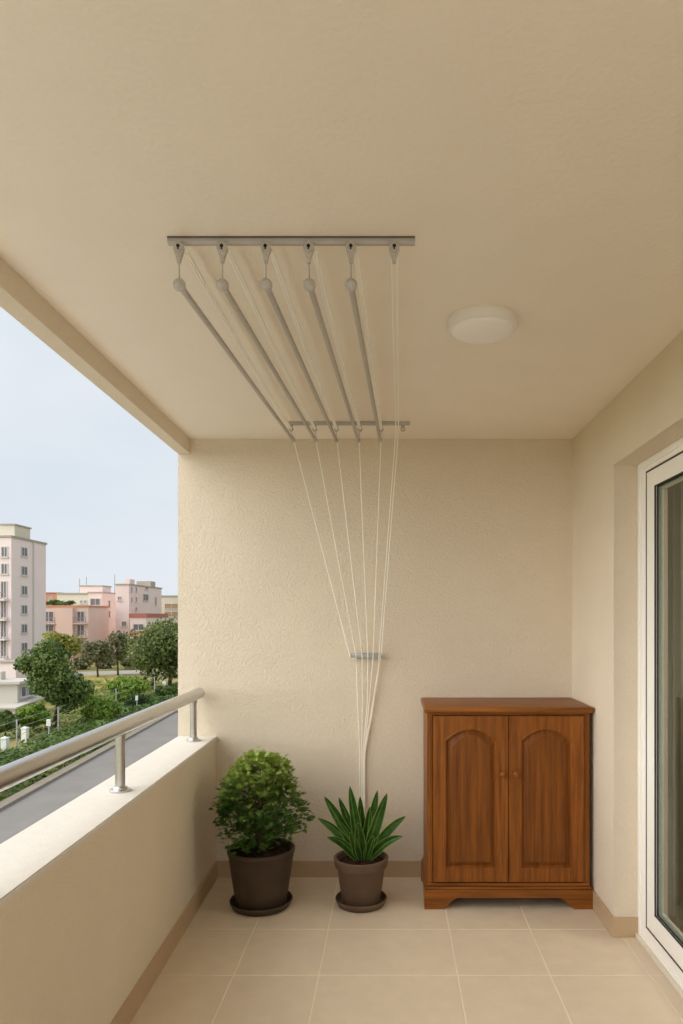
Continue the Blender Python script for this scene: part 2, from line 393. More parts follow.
# cords
CR = .0029
clx = [X(p, 3.96) for p in (350.0,356.2,362.2,368.0,373.2,379.4)]
CZ = 1.263
crd = []
for i in range(5):                                 # short hanging cords of each rod, and the pair running back along the ceiling
    bm = BM(); tube(bm, [(fx[i], 1.868, CEIL-.075), (bl[i], 1.9, RZf+.015)], .0016, 8); build('hanging_cord', bm, M['alu'], rk, smooth=True)
    bm = BM()
    tube(bm, [(bx[i], BY, CEIL-.052), (X(rpx[i],BY), BY, RZb+.015)], .0016, 8); build('hanging_cord', bm, M['alu'], rk, smooth=True)
    bm = BM()
    for s in (-1, 1):
        pts = []
        for k in range(9):
            t = k/8; pts.append((fx[i]+.012+(bx[i]-fx[i]-.012)*t+s*.0042, 1.885+(BY-1.885)*t, CEIL-.034-.012*math.sin(math.pi*t)))
        tube(bm, pts, .0038, 8)
    build('running_cord', bm, M['cord'], rk, smooth=True)
WY = WB-.012
# five pull cords: from the back pulleys down to the cleat, then converging
knot = Vector((X(364.0, WY), WY-.004, Z(753, WY)))
low = [359.0, 359.8, 361.6, 363.0, 364.3]
for i in range(5):
    bm = BM(); e = Vector((clx[i], 3.955, CZ))
    pts = [Vector((bx[i]+.003, BY+.004, CEIL-.05)), Vector((X(rpx[i]+.8,BY+.012), BY+.012, RZb-.01)), e]
    if i == 0: pts += [Vector((clx[0]+.004, 3.952, CZ-.012)), Vector((clx[1]-.006, 3.952, CZ-.016))]
    else:
        q = Vector((X(low[i],WY), WY-.004, Z(753, WY)))
        m1 = Vector((X([0,357.6,362.6,367.6,369.6][i],WY), WY-.006, Z(700, WY)))
        pts += [m1, q, Vector((X(low[i]+.0,WY), WY-.004, Z(787, WY))), Vector((X(low[i]+.6, WY), WY-.004, .27))]
    tube(bm, pts, CR, 8); build('pull_cord', bm, M['cord'], rk, smooth=True)
for s, lo_ in ((-1, 0), (1, 1)):
    bm = BM(); x0 = fx[5]
    pts = [Vector((x0+s*.0075, 1.875, CEIL-.05)), Vector((X(397.2+s*1.3, BY-.01), BY-.01, CEIL-.05)), Vector((X(380.3+s*1.1, 3.95), 3.945, CZ+.02)), Vector((X(378.6+s*.4,WY), WY-.012, Z(668,WY))),
           Vector((X(371.8+s*.5,WY), WY-.006, Z(712,WY))), Vector((X(364.6+s*.5,WY), WY-.005, Z(752,WY))), Vector((X(364.2+s*.6,WY), WY-.005, Z(787,WY))), Vector((X(364.2+s*.6,WY), WY-.005, .27))]
    tube(bm, pts, .0027, 8); build('pull_cord', bm, M['cord'], rk, smooth=True)
# cleat on the wall
cl = empty('cord_cleat', (X(366.3,WB), WB-.02, CZ-.02), 'small grey metal cleat bar on the wall holding the white cords', 'cleat')
bm = BM(); box(bm, X(351,3.96), X(382,3.96), 3.962, 3.978, CZ-.016, CZ+.016, bev=.005); build('bar', bm, M['cleat'], cl, smooth=True)
for px in (355, 378):
    bm = BM(); lathe(bm, [(.009,0),(.009,.023)], (X(px,3.98), 3.977, CZ), 16, axis=(0,1,0)); build('mount', bm, M['cleat'], cl, smooth=True)
bm = BM()
for px in (353.0,):
    tube(bm, [(X(px,3.96)-.012, 3.958, CZ+.012), (X(px,3.96)-.012, 3.95, CZ-.014)], .003, 8)
build('hook', bm, M['cleat'], cl, smooth=True)
for k in range(5):
    x = (clx[k]+clx[k+1])/2; bm = BM(); lathe(bm, [(0,0),(.004,0),(.004,.004),(0,.005)], (x, 3.963, CZ), 12, axis=(0,-1,0))
    build('peg', bm, M['cleat'], cl, smooth=True)

# ------------------------------------------------------------------ ceiling light
cx, cy, R = X(482.5,2.39), 2.39, .118
lt = empty('ceiling_light', (cx, cy, CEIL-.06), 'round white flush ceiling lamp, unlit, right of the drying rack', 'ceiling lamp')
bm = BM(); lathe(bm, [(0,0),(R-.004,0),(R-.004,-.004),(R,-.008),(R+.001,-.026),(R-.004,-.036),(R-.010,-.039),(R-.014,-.036),(0,-.036)], (cx, cy, CEIL), 72)
build('lamp_base', bm, M['lampring'], lt, smooth=True)
bm = BM(); prof = [(R-.0125,-.034)]
for i in range(1, 13):
    a = math.pi/2*i/12; prof.append(((R-.0125)*math.cos(a)**.75 if i < 12 else 0, -.037-.022*math.sin(a)))
lathe(bm, prof, (cx, cy, CEIL), 72); build('lamp_diffuser', bm, M['lamp'], lt, smooth=True, sharp=60)

# ------------------------------------------------------------------ cabinet
CF = 3.55; cxl, cxr = .165, 1.019
cb = empty('cabinet', ((cxl+cxr)/2, 3.76, 0), 'brown wooden two-door cabinet with arched panels in the corner', 'cabinet')
CBK = 3.985
# plinth with ogee bracket feet
bm = BM()
w = cxr-cxl
def ogee(side_w, total):                       # outline of a bracketed apron, in u (0..total), z
    pts = [(0,0), (side_w,0), (side_w+.004,.006)]
    for i in range(9):
        t = i/8; pts.append((side_w+.012+.030*t, .012+.030*(1-math.cos(math.pi*t/2))))
    pts += [(side_w+.050,.044), (side_w+.060,.052), (side_w+.075,.058), (side_w+.10,.058)]
    full = pts+[(total-u, z) for u, z in pts[::-1]]
    return full+[(total,.098), (0,.098)]
def extr(bm, pts, fn, mi=0):
    a = [bm.verts.new(fn(u, z, 0)) for u, z in pts]; b = [bm.verts.new(fn(u, z, 1)) for u, z in pts]
    fs = [bm.faces.new(a), bm.faces.new(b[::-1])]
    for i in range(len(pts)): fs.append(bm.faces.new((a[i], b[i], b[(i+1)%len(pts)], a[(i+1)%len(pts)])))
    bmesh.ops.recalc_face_normals(bm, faces=fs)
extr(bm, ogee(.095, w), lambda u, z, k: (cxl+u, CF+.02*k, z))
sd = CBK-CF-.02
for xx, s in ((cxl, 1), (cxr, -1)):
    extr(bm, ogee(.06, sd), lambda u, z, k: (xx+s*.02*k, CF+.02+u, z))
build('plinth', bm, M['woodx'], cb)
bm = BM()                                       # stepped moulding over the plinth
box(bm, cxl+.004, cxr-.004, CF+.004, CBK, .098, .112, bev=.004)
box(bm, cxl+.010, cxr-.010, CF+.010, CBK, .112, .130, bev=.006)
build('base_moulding', bm, M['woodx'], cb)
# carcass
k0, k1 = cxl+.014, cxr-.012
z0, z1 = .130, .985
bm = BM()
box(bm, k0, k0+.018, CF+.022, CBK, z0, z1); box(bm, k1-.018, k1, CF+.022, CBK, z0, z1)
box(bm, k0+.018, k1-.018, CBK-.008, CBK, z0, z1); box(bm, k0+.018, k1-.018, CF+.03, CBK-.008, z0, z0+.016)
box(bm, k0+.018, k1-.018, CF+.03, CBK-.008, z1-.016, z1)
box(bm, k0+.018, k1-.018, CF+.05, CBK-.008, .55, .566)
build('carcass', bm, M['wood'], cb)
for a, b in ((k0, k0+.028), (k1-.028, k1)):       # corner posts with a fine bead
    bm = BM(); box(bm, a, b, CF+.014, CF+.04, z0, z1, bev=.003)
    box(bm, a+.010, a+.018, CF+.0105, CF+.016, z0+.02, z1-.02, bev=.002)
    build('corner_post', bm, M['wood'], cb)
bm = BM(); box(bm, k0-.002, k1+.002, CF+.010, CBK, z1, z1+.012, bev=.003)
build('top_moulding', bm, M['woodx'], cb)
bm = BM(); box(bm, cxl-.002, cxr+.004, CF-.010, CBK+.004, z1+.012, z1+.040, bev=.007, seg=3)
build('cabinet_top', bm, M['woodx'], cb, smooth=True)
def ring(xa, xb, za, zs, h, ins, y):            # arched outline
    xa += ins; xb -= ins; za += ins; zs -= ins
    pts = [(xa, za), (xb, za), (xb, zs)]
    n = 22; sh = .035
    for i in range(n+1):
        t = i/n; x = xb+(xa-xb)*(sh+(1-2*sh)*t); uu = 2*t-1
        pts.append((x, zs+.006+h*(1-abs(uu)**2.0)))
    pts.append((xa, zs)); return [Vector((x, y, z)) for x, z in pts]
def door(xa, xb, zb, zt, knobx):
    y = CF+.004; n = 22
    st = .058; A = (xa+st, xb-st, zb+.066, zt-.120, .052)
    out = [(xa, zb), (xb, zb), (xb, zt)]+[(xb+(xa-xb)*(.02+.96*i/n), zt) for i in range(n+1)]+[(xa, zt)]
    def rings(bm, rs, cap):
        V = [[bm.verts.new(p) for p in r] for r in rs]; fs = []
        for a, b in zip(V, V[1:]):
            for i in range(len(a)): fs.append(bm.faces.new((a[i], a[(i+1)%len(a)], b[(i+1)%len(a)], b[i])))
        if cap: fs.append(bm.faces.new(V[-1]))
        return fs
    o_ = [Vector((p[0], y, p[1])) for p in out]; ob = [v+Vector((0,.018,0)) for v in o_]
    cxm, czm = (xa+xb)/2, (zb+zt)/2
    oi = [Vector((v.x+(.003 if v.x < cxm-.15 else -.003 if v.x > cxm+.15 else 0), y, v.z+(.003 if v.z < czm else -.003))) for v in o_]
    o2 = [v+Vector((0,.003,0)) for v in o_]
    bm = BM()
    rings(bm, [ob, o2, oi, ring(*A, 0, y), ring(*A, .003, y-.002), ring(*A, .007, y-.001), ring(*A, .010, y+.008), ring(*A, .013, y+.0125), ring(*A,.013, y+.018)], False)
    bmesh.ops.recalc_face_normals(bm, faces=bm.faces)
    for f in bm.faces: pass
    dr = build('door', bm, M['wood2'], cb)
    bm = BM()
    rings(bm, [ring(*A, .012, y+.012), ring(*A, .019, y+.012), ring(*A, .036, y+.004), ring(*A, .0365, y+.001), ring(*A, .040, y+.0)], True)
    bmesh.ops.recalc_face_normals(bm, faces=bm.faces)
    f0 = max(bm.faces, key=lambda f: len(f.verts))
    if f0.normal.y > 0: bmesh.ops.reverse_faces(bm, faces=bm.faces)
    build('panel', bm, M['woodp'], dr)
    bm = BM(); kz = zt-.293
    lathe(bm, [(.0,0),(.009,0),(.0075,.003),(.006,.009),(.010,.013),(.0150,.018),(.0155,.023),(.012,.028),(.006,.030),(0,.0305)], (knobx, y, kz), 28, axis=(0,-1,0))
    build('knob', bm, M['wood2'], dr, smooth=True, sharp=50)
xm = (k0+k1)/2; zt = z1-.004; zb = z0+.006
door(k0+.0305, xm-.0015, zb, zt, xm-.032); door(xm+.0015, k1-.0305, zb, zt, xm+.034)

# ------------------------------------------------------------------ plants
def saucer(x, y, r, m, label):
    bm = BM(); lathe(bm, [(0,0),(r*.84,0),(r*.90,.004),(r*.985,.026),(r,.034),(r*.985,.038),(r*.955,.036),(r*.93,.028),(r*.86,.012),(0,.010)], (x, y, 0), 64)
    tag(build('plant_saucer', bm, m, None, smooth=True, sharp=50), label, 'saucer', 'clay saucers under the pots')
def pot(par, x, y, rb, rt, h, m, band, bandh):
    zb_ = .0102
    prof = [(0,zb_),(rb*.97,zb_),(rb,zb_+.006)]
    zt_ = h
    if band:
        za = zt_-bandh; rr = rb+(rt*.92-rb)*(za-zb_)/(zt_-zb_)
        prof += [(rr, za-.006), (rr+.003, za-.002), (rt*.955, za), (rt*.965, za+.004), (rt*.985, zt_-.014), (rt, zt_-.010), (rt, zt_-.003)]
    else:
        prof += [(rb+(rt*.965-rb)*.5, zb_+(zt_-.03-zb_)*.5), (rt*.965, zt_-.030), (rt*.985, zt_-.024), (rt, zt_-.016), (rt, zt_-.004)]
    prof += [(rt-.004, zt_), (rt-.012, zt_), (rt-.017, zt_-.004), (rt-.024, zt_-.04), (0, zt_-.05)]
    bm = BM(); lathe(bm, prof, (x, y, 0), 72)
    build('pot', bm, m, par, smooth=True, sharp=50)
    bm = BM(); zs_ = zt_-.028; rr = rt-.0205
    rings = []
    for k in range(13):
        r_ = rr*k/12
        if k == 0: rings.append([bm.verts.new((x, y, zs_+.012))]); continue
        rings.append([bm.verts.new((x+r_*math.cos(2*math.pi*i/48), y+r_*math.sin(2*math.pi*i/48),
            zs_+.010*(1-(k/12)**2)+random.uniform(-.004,.005)*(k < 12))) for i in range(48)])
    for a, b in zip(rings, rings[1:]):
        for i in range(48):
            if len(a) == 1: bm.faces.new((a[0], b[i], b[(i+1)%48]))
            else: bm.faces.new((a[i], b[i], b[(i+1)%48], a[(i+1)%48]))
    for k in range(160):
        a = random.uniform(0, 6.28); q = rr*.93*math.sqrt(random.random()); s = random.uniform(.002,.006)
        bmesh.ops.create_icosphere(bm, subdivisions=1, radius=s, matrix=Matrix.Translation((x+q*math.cos(a), y+q*math.sin(a), zs_+.012*(1-(q/rr)**2)+s*.3)))
    build('soil', bm, M['soil'], par)
# bushy shrub
BX, BYY = -.672, 3.60
saucer(BX, BYY, .16, M['pot'], 'dark clay saucer under the larger pot with the bushy shrub')
sh = empty('potted_shrub', (BX, BYY, .0102), 'bushy light green shrub in the larger dark clay pot', 'potted plant')
pot(sh, BX, BYY, .128, .172, .300, M['pot'], False, 0)
leafshape = [(0,0),(.07,.20),(.46,.06),(.30,.30),(.62,.44),(.26,.50),(.42,.84),(.10,.66),(0,1.08),(-.10,.66),(-.42,.84),(-.26,.50),(-.62,.44),(-.30,.30),(-.46,.06),(-.07,.20)]
def leaf(bm, p, d, up, L, fold=.35):
    d = d.normalized(); s = d.cross(up)
    if s.length < 1e-3: s = d.cross(Vector((1,0,0)))
    s.normalize(); n = s.cross(d)
    cv = bm.verts.new(p+d*L*.5)
    vs = [bm.verts.new(p+d*(v*L)+s*(u*L)+n*(abs(u)*L*fold - v*v*L*.25)) for u, v in leafshape]
    for i in range(len(vs)): bm.faces.new((cv, vs[i], vs[(i+1)%len(vs)]))
def bush_r(z):                                   # silhouette radius of the shrub
    t = (z-.31)/(.80-.31)
    pts = [(0,.12),(.1,.18),(.25,.235),(.42,.245),(.6,.225),(.76,.185),(.88,.13),(1,.05)]
    for (a, ra), (b, rb) in zip(pts, pts[1:]):
        if a <= t <= b: return ra+(rb-ra)*(t-a)/(b-a)
    return .02
bm = BM(); st = BM()
root = Vector((BX, BYY, .28))
for k in range(330):
    z = .33+(.79-.33)*random.random()**.95; a = random.uniform(0, 2*math.pi)
    q = bush_r(z)*(.86+.22*random.random()) if k % 4 else bush_r(z)*random.uniform(.2,.8)
    q *= .86*(.92+.42*noise.noise(Vector((math.cos(a)*1.6, math.sin(a)*1.6, z*9)))+.08)
    tip = Vector((BX-.040+.05*(z-.3)/.5+q*math.cos(a)*1.04, BYY+q*math.sin(a)*.92, z+random.uniform(-.015,.02)))
    base = Vector((BX+.15*(tip.x-BX), BYY+.15*(tip.y-BYY), .29+.45*(z-.29)))
    if k % 3 == 0: tube(st, [root+Vector(((tip.x-BX)*.05,(tip.y-BYY)*.05,-.01)), base, base.lerp(tip,.6)+Vector((0,0,.015)), tip], .003, 5, r2=.001)
    out = (tip-base).normalized()
    for j in range(10):
        dv = (out*.9+Vector((random.gauss(0,.8), random.gauss(0,.8), random.gauss(.05,.5)))).normalized()
        off = Vector((random.gauss(0,.017), random.gauss(0,.017), random.gauss(0,.014)))
        leaf(bm, tip+off-out*.02, dv, Vector((random.gauss(0,.35), random.gauss(0,.35), 1)), random.uniform(.019,.037), random.uniform(.1,.5))
for v in bm.verts:
    v.co.y = min(v.co.y, WB-.015); v.co.x = max(v.co.x, -.985)
build('foliage', bm, M['bush'], sh); build('stem', st, M['stem'], sh, smooth=True)
# spiky plant
SX, SY = -.160, 3.62
saucer(SX, SY, .133, M['pot2'], 'brown clay saucer under the smaller pot with the spiky plant')
sp = empty('potted_spiky_plant', (SX, SY, .0102), 'spiky green sword-leaved plant in the smaller brown clay pot', 'potted plant')
pot(sp, SX, SY, .098, .141, .246, M['pot2'], True, .045)
bm = BM()
def sword(tip, y, base, wid, curve, mi_edge=1):
    t3 = Vector((X(tip[0], y), y, Z(tip[1], y))); b3 = Vector((X(363+.6*(base[0]-363), SY+(y-SY)*.15), SY+(y-SY)*.15, .218))
    n = 14; ax = (t3-b3); L = ax.length; d = ax.normalized()
    view = Vector((0,-1,.35)).normalized()
    if y > SY+.03: view = Vector((0,-1,.1)).normalized()
    s = d.cross(view).normalized(); nn = s.cross(d).normalized()
    if nn.z < 0 and abs(d.z) < .9: pass
    rows_ = []
    for i in range(n+1):
        t = i/n; w_ = wid*(.42+1.35*t-.2*t*t)*(1 if t < .38 else ((1-t)/.62)**.72)*.98
        if t < .38: w_ = wid*(.36+.64*math.sin(t/.38*math.pi/2))
        c_ = b3+ax*t+Vector((0,0,1))*curve*L*math.sin(math.pi*t)
        rows_.append([bm.verts.new(c_+s*(u*w_/2)+nn*(-.30*w_*(1-abs(u)))) for u in (-1,-.90,-.42,0,.42,.90,1)])
    for a, b in zip(rows_, rows_[1:]):
        for j in range(6):
            f = bm.faces.new((a[j], a[j+1], b[j+1], b[j])); f.material_index = 1 if j in (0, 5) else (2 if j == (2 if wid > .05 else 3) else 0)
S = [((349.7,785.7),3.70,(361,0),.060,.0),((324,796),3.62,(358,0),.058,.05),((338.6,797),3.74,(360,0),.050,.03),((360,796),3.74,(364,0),.052,.0),
     ((377.5,790),3.72,(366,0),.055,.01),((387.2,793),3.62,(367,0),.062,.03),((317.6,818),3.58,(357,0),.050,.10),((334,817),3.60,(359,0),.046,.05),
     ((405.8,816),3.60,(369,0),.052,.09),((403,836),3.56,(369,0),.048,.12),((327,837),3.55,(357,0),.046,.12),((383.5,816),3.70,(367,0),.040,.03),
     ((358.2,822),3.52,(361,0),.062,.02),((370,806),3.66,(364,0),.050,.0),((350,832),3.53,(358,0),.045,.04),((374,836),3.54,(366,0),.045,.05)]
for t in S: sword(*t)
o = build('foliage', bm, [M['spike'], M['spike2'], M['spike3']], sp, smooth=True, sharp=60)
md = o.modifiers.new('thick', 'SOLIDIFY'); md.thickness = .0015; md.offset = 0

# ------------------------------------------------------------------ outside: ground and road
def strip(name, pts, z0, z1, m, **k):
    bm = BM(); prism(bm, pts, z0, z1); return tag(build(name, bm, m), kind='structure', **k)
def rx(x, Y): return x-.067*(Y-28.9)             # lines running along the road
bm = BM(); box(bm, -420, 420, -260, 520, GZ-.6, GZ-.04); tag(build('ground', bm, M['ground']), 'rough grassy ground beyond the road', kind='structure')
strip('bounce_pavement', [(rx(-8.2,-60),-60),(12,-60),(12,-1.3),(12,90),(rx(-8.2,90),90)], GZ-.03, GZ+.08, M['paving'])  # pale apron added below the balcony to bounce light onto its ceiling
strip('road', [(rx(-16.1,-60),-60),(rx(-8.2,-60),-60),(rx(-8.2,150),150),(rx(-16.1,150),150)], GZ-.03, GZ, M['asphalt'])
strip('kerb', [(rx(-16.6,-60),-60),(rx(-16.1,-60),-60),(rx(-16.1,150),150),(rx(-16.6,150),150)], GZ-.03, GZ+.13, M['kerb'])
gp = [G(84,694), G(84,674), G(108,671), G(118,676), G(112,694)]
strip('dry_grass_patch', [(p.x,p.y) for p in gp], GZ-.05, GZ+.02, M['dry'])
a, b, c_, e_ = G(60,676), G(60,672.5), G(185,669), G(185,673)
strip('lane', [(a.x,a.y),(b.x,b.y),(c_.x,c_.y),(e_.x,e_.y)][::-1], GZ-.05, GZ+.03, M['b_roof'])

# foliage outdoors
def clump(bm, c, rx_, ry_, rz_, n, s, shell=.55):
    for _ in range(n):
        u = Vector((random.gauss(0,1), random.gauss(0,1), random.gauss(0,1))).normalized()
        q = shell+(1-shell)*random.random()**.7
        p = Vector((c[0]+u.x*rx_*q, c[1]+u.y*ry_*q, c[2]+u.z*rz_*q))
        n1 = (u+Vector((random.gauss(0,.7), random.gauss(0,.7), random.gauss(.2,.7)))).normalized()
        t = n1.orthogonal().normalized(); t.rotate(Matrix.Rotation(random.uniform(0,6.28), 3, n1)); w = n1.cross(t)
        ss = s*random.uniform(.6,1.3)
        vs = [bm.verts.new(p+t*ss*x+w*ss*y) for x, y in ((-.5,0),(-.15,-.34),(.5,-.05),(.2,.36))]
        bm.faces.new(vs)
def tree(name, base, crown, leafm, label, n=4500, s=.3, trunks=((0,0),), r=.16, blobs=16, cat='tree', group=None, lobes=()):
    """crown: (cx, cy, cz, rx, ry, rz) in world units"""
    t = empty(name, base, label, cat, group)
    cx_, cy_, cz_, ax, ay, az = crown
    bm = BM(); bs = []
    for k in range(blobs):
        u = Vector((random.gauss(0,1), random.gauss(0,1), random.gauss(0,1))).normalized()*random.uniform(.35,.72)
        bs.append((cx_+u.x*ax, cy_+u.y*ay, cz_+u.z*az, random.uniform(.34,.5)))
    bs += list(lobes)
    for b in bs: clump(bm, b[:3], ax*b[3], ay*b[3], az*b[3]*.9, n//blobs, s, .5)
    build('foliage', bm, leafm, t)
    if trunks:
        for dx, lean in trunks:
            bm = BM(); b0 = Vector(base)+Vector((dx,0,-.03)); top = Vector((cx_+lean, cy_, cz_-az*.25))
            mid = b0.lerp(top, .5)+Vector((random.uniform(-.2,.2), 0, 0))
            tube(bm, [b0, b0.lerp(mid,.5), mid, top], r, 8, r2=r*.5)
            for q in range(4):
                e = bs[q]; tube(bm, [mid.lerp(top,.4), Vector(e[:3])], r*.4, 5, r2=r*.15)
            build('trunk', bm, M['bark'], t, smooth=True)
    return t
def tree_px(name, bpx, bpy_, cpx, cpy, hw, hh, leafm, label, **k):
    b = G(bpx, bpy_); Y = b.y
    k.setdefault('group', {'tree':'trees beyond the road','bush':'bushes beyond the road'}[name])
    return tree(name, b, (X(cpx,Y), Y, Z(cpy,Y), hw*Y/F, hw*Y/F*.9, hh*Y/F), leafm, label, **k)
tree_px('tree', 53, 729, 60, 680, 30, 34, LF['green'], 'large dark green tree in front of the pale tower', n=8000, s=.26, r=.2, blobs=30,
    lobes=[(X(px_,50), 50+dy, Z(py_,50), q) for px_, py_, dy, q in ((32,660,0,.42),(40,652,.5,.4),(26,664,-.3,.3),(36,668,0,.4),(84,690,0,.35),(50,650,0,.4))])
tree_px('tree', 62, 693, 60, 647, 23, 18, LF['yellow'], 'yellowish tree crown rising behind the large dark green tree', n=4200, s=.34, r=.2, blobs=24)
tree_px('tree', 149, 690, 165, 650, 40, 34, LF['olive'], 'broad olive green tree beside the balcony wall edge', n=10000, s=.34, trunks=((-1.3,-1),(0,0),(2.2,1)), r=.26, blobs=34)
tree_px('tree', 98, 677, 96, 653, 19, 16, LF['dusty'], 'thin grey-green tree before the rose building, left one', n=1700, s=.42, r=.16, blobs=22)
tree_px('tree', 118, 675, 117, 648, 16, 18, LF['dusty'], 'thin grey-green tree before the rose building, right one', n=1700, s=.42, r=.16, blobs=22)
tree_px('bush', 126, 703, 126, 687, 22, 16, LF['lime'], 'round bright green bush between the two big trees', n=3600, s=.3, trunks=((0,0),), r=.1, cat='bush')
tree_px('bush', 97, 724, 98, 705, 24, 17, LF['lime'], 'yellow-green bush right of the large dark green tree', n=3600, s=.26, r=.08, cat='bush')
tree_px('bush', 33, 733, 32, 715, 17, 13, LF['lime'], 'light green bush in front of the low white villa', n=2400, s=.24, r=.08, cat='bush')
tree_px('bush', 5, 737, 5, 722, 16, 12, LF['green'], 'dark green bush at the left edge below the villa', n=2400, s=.24, r=.08, cat='bush')
tree_px('bush', 141, 712, 139, 703, 14, 9, LF['deep'], 'low dark bush behind the small roadside sign', n=1400, s=.26, r=.06, cat='bush')
tree_px('bush', 168, 700, 168, 692, 14, 8, LF['grass'], 'low bush under the broad olive green tree', n=1400, s=.3, r=.06, cat='bush')
for bx_, by_, hw_, lab in ((82,669,12,'low dusty bush at the foot of the pink building'),(106,668,13,'low dusty bush behind the pale lane, between the thin trees'),(131,669,12,'low dusty bush behind the pale lane, right of the thin trees')):
    tree_px('bush', bx_, by_, bx_, by_-5, hw_, 7, LF['dusty'], lab, n=900, s=.5, r=.1, cat='bush')
# hedge bank along the road
bm = BM()
for k in range(21000):
    Y = 14+random.random()**1.2*66; off = random.uniform(.05, 4.6)
    h = .75*math.sin(min(1, off/1.2)*math.pi/2)*(1-.3*(off/4.6))*random.uniform(.3,1.05)+.2*noise.noise(Vector((off*.6,Y*.35,0)))
    p = Vector((rx(-16.6,Y)-off, Y, GZ+max(.02,h)))
    n1 = Vector((random.gauss(0,.6), random.gauss(0,.6), 1)).normalized(); t = n1.orthogonal().normalized(); t.rotate(Matrix.Rotation(random.uniform(0,6.28),3,n1)); w_ = n1.cross(t)
    ss = random.uniform(.14,.34)
    bm.faces.new([bm.verts.new(p+t*ss*x+w_*ss*y) for x, y in ((-.5,0),(-.1,-.34),(.5,0),(.1,.34))])
tag(build('hedge_bank', bm, LF['grass']), 'long low green bank of plants between road kerb and garden fence', 'hedge', kind='stuff')
# garden undergrowth
bm = BM()
for k in range(16000):
    Y = random.uniform(38, 85); off = random.uniform(4.6, 26)
    c0 = noise.noise(Vector((off*.25,Y*.12,3)))
    if c0 < -.18 or (53.5 < Y < 61.5 and rx(-16.6,Y)-off < -29): continue
    p = Vector((rx(-16.6,Y)-off, Y, GZ+random.uniform(.02,.25+.9*max(0,c0))))
    n1 = Vector((random.gauss(0,.7), random.gauss(-.2,.7), 1)).normalized(); t = n1.orthogonal().normalized(); t.rotate(Matrix.Rotation(random.uniform(0,6.28),3,n1)); w_ = n1.cross(t)
    ss = random.uniform(.2,.45)
    bm.faces.new([bm.verts.new(p+t*ss*x+w_*ss*y) for x, y in ((-.5,0),(-.1,-.34),(.5,0),(.1,.34))])
tag(build('undergrowth', bm, LF['mix']), 'patchy olive undergrowth covering the garden between the trees', 'undergrowth', kind='stuff')
# wire fence
fn = empty('wire_fence', (rx(-20.6,45), 45, GZ), 'thin wire fence on pale posts along the planted bank', 'fence')
ys = [29.5+6*i for i in range(10)]
for y in ys:
    bm = BM(); tube(bm, [(rx(-21.4,y), y, GZ-.03), (rx(-21.4,y), y, GZ+1.9)], .045, 8); build('post', bm, M['post'], fn, smooth=True)
bm = BM()
for h in (.5,.95,1.4,1.85): tube(bm, [(rx(-21.4,ys[0]), ys[0], GZ+h), (rx(-21.4,ys[-1]), ys[-1], GZ+h)], .012, 5)
build('wire', bm, M['post'], fn)
def signpost(px, py, top, w_, h_, m, label, name='road_sign'):
    b = G(px, py); Y = b.y; s = Y/F
    t = empty(name, b, label, 'sign', 'small signs on poles')
    zt_ = Z(top, Y)
    bm = BM(); tube(bm, [(b.x, Y, GZ-.03), (b.x, Y, zt_-.02)], .04, 8); build('pole', bm, M['post'], t, smooth=True)
    bm = BM(); lathe(bm, [(0,-.02),(w_*s/2,-.02),(w_*s/2,.02),(0,.02)], (b.x, Y-.06, zt_-h_*s/2), 24, axis=(0,1,0))
    if h_ > w_*1.3:
        bm.free(); bm = BM(); box(bm, b.x-w_*s/2, b.x+w_*s/2, Y-.08, Y-.04, zt_-h_*s, zt_, bev=.03)
    build('sign_plate', bm, m, t)
signpost(49, 742, 719, 4.4, 7, M['sign'], 'white sign on a thin pole below the large dark green tree')
signpost(137, 714, 695.5, 2.6, 5, M['sign'], 'small white roadside sign before the low dark bush')
signpost(164.5, 700, 680, 4, 5, M['sign'], 'small pale sign under the broad olive green tree')
for px, py, lab in ((5, 752, 'white garden post at the left edge of the view'), (25, 742, 'white garden post in front of the light green bush')):
    b = G(px, py); t = empty('garden_post', b, lab, 'post', 'white garden posts'); s = b.y/F
    bm = BM(); box(bm, b.x-.17, b.x+.17, b.y-.17, b.y+.17, GZ-.03, GZ+13*s, bev=.02); build('shaft', bm, M['sign'], t)
    bm = BM(); box(bm, b.x-.19, b.x+.19, b.y-.19, b.y+.19, GZ+13*s, GZ+13*s+.1, bev=.02); lathe(bm, [(.10,0),(.06,.05),(0,.08)], (b.x,b.y,GZ+13*s+.1), 12); build('cap', bm, M['sign'], t)

# ------------------------------------------------------------------ buildings
def win(par, face, a0, a1, z0_, z1_, pos, glass='b_glass', fr=.14, mull=True):
    """face 'y': plane y=pos facing the viewer, a = x ; face 'x': plane x=pos, a = y"""
    def bx_(bm, u0, u1, d0, d1, w0, w1):
        if face == 'y': box(bm, u0, u1, pos-d1, pos-d0, w0, w1)
        else: box(bm, pos+d0, pos+d1, u0, u1, w0, w1)
    bm = BM()
    bx_(bm, a0, a0+fr, -.05, .10, z0_, z1_); bx_(bm, a1-fr, a1, -.05, .10, z0_, z1_)
    bx_(bm, a0+fr, a1-fr, -.05, .10, z1_-fr, z1_); bx_(bm, a0-.1, a1+.1, -.05, .2, z0_-.08, z0_+fr)
    if mull: bx_(bm, (a0+a1)/2-.05, (a0+a1)/2+.05, -.05, .08, z0_+fr, z1_-fr)
    w_ = build('window', bm, M['b_frame'], par)
    bm = BM(); bx_(bm, a0+fr, a1-fr, -.05, .04, z0_+fr, z1_-fr); build('pane', bm, M[glass], w_)
def body(par, x0, x1, y0, y1, z1_, m, z0_=GZ-.05, name='wall'):
    bm = BM(); box(bm, x0, x1, y0, y1, z0_, z1_); build(name, bm, m, par)
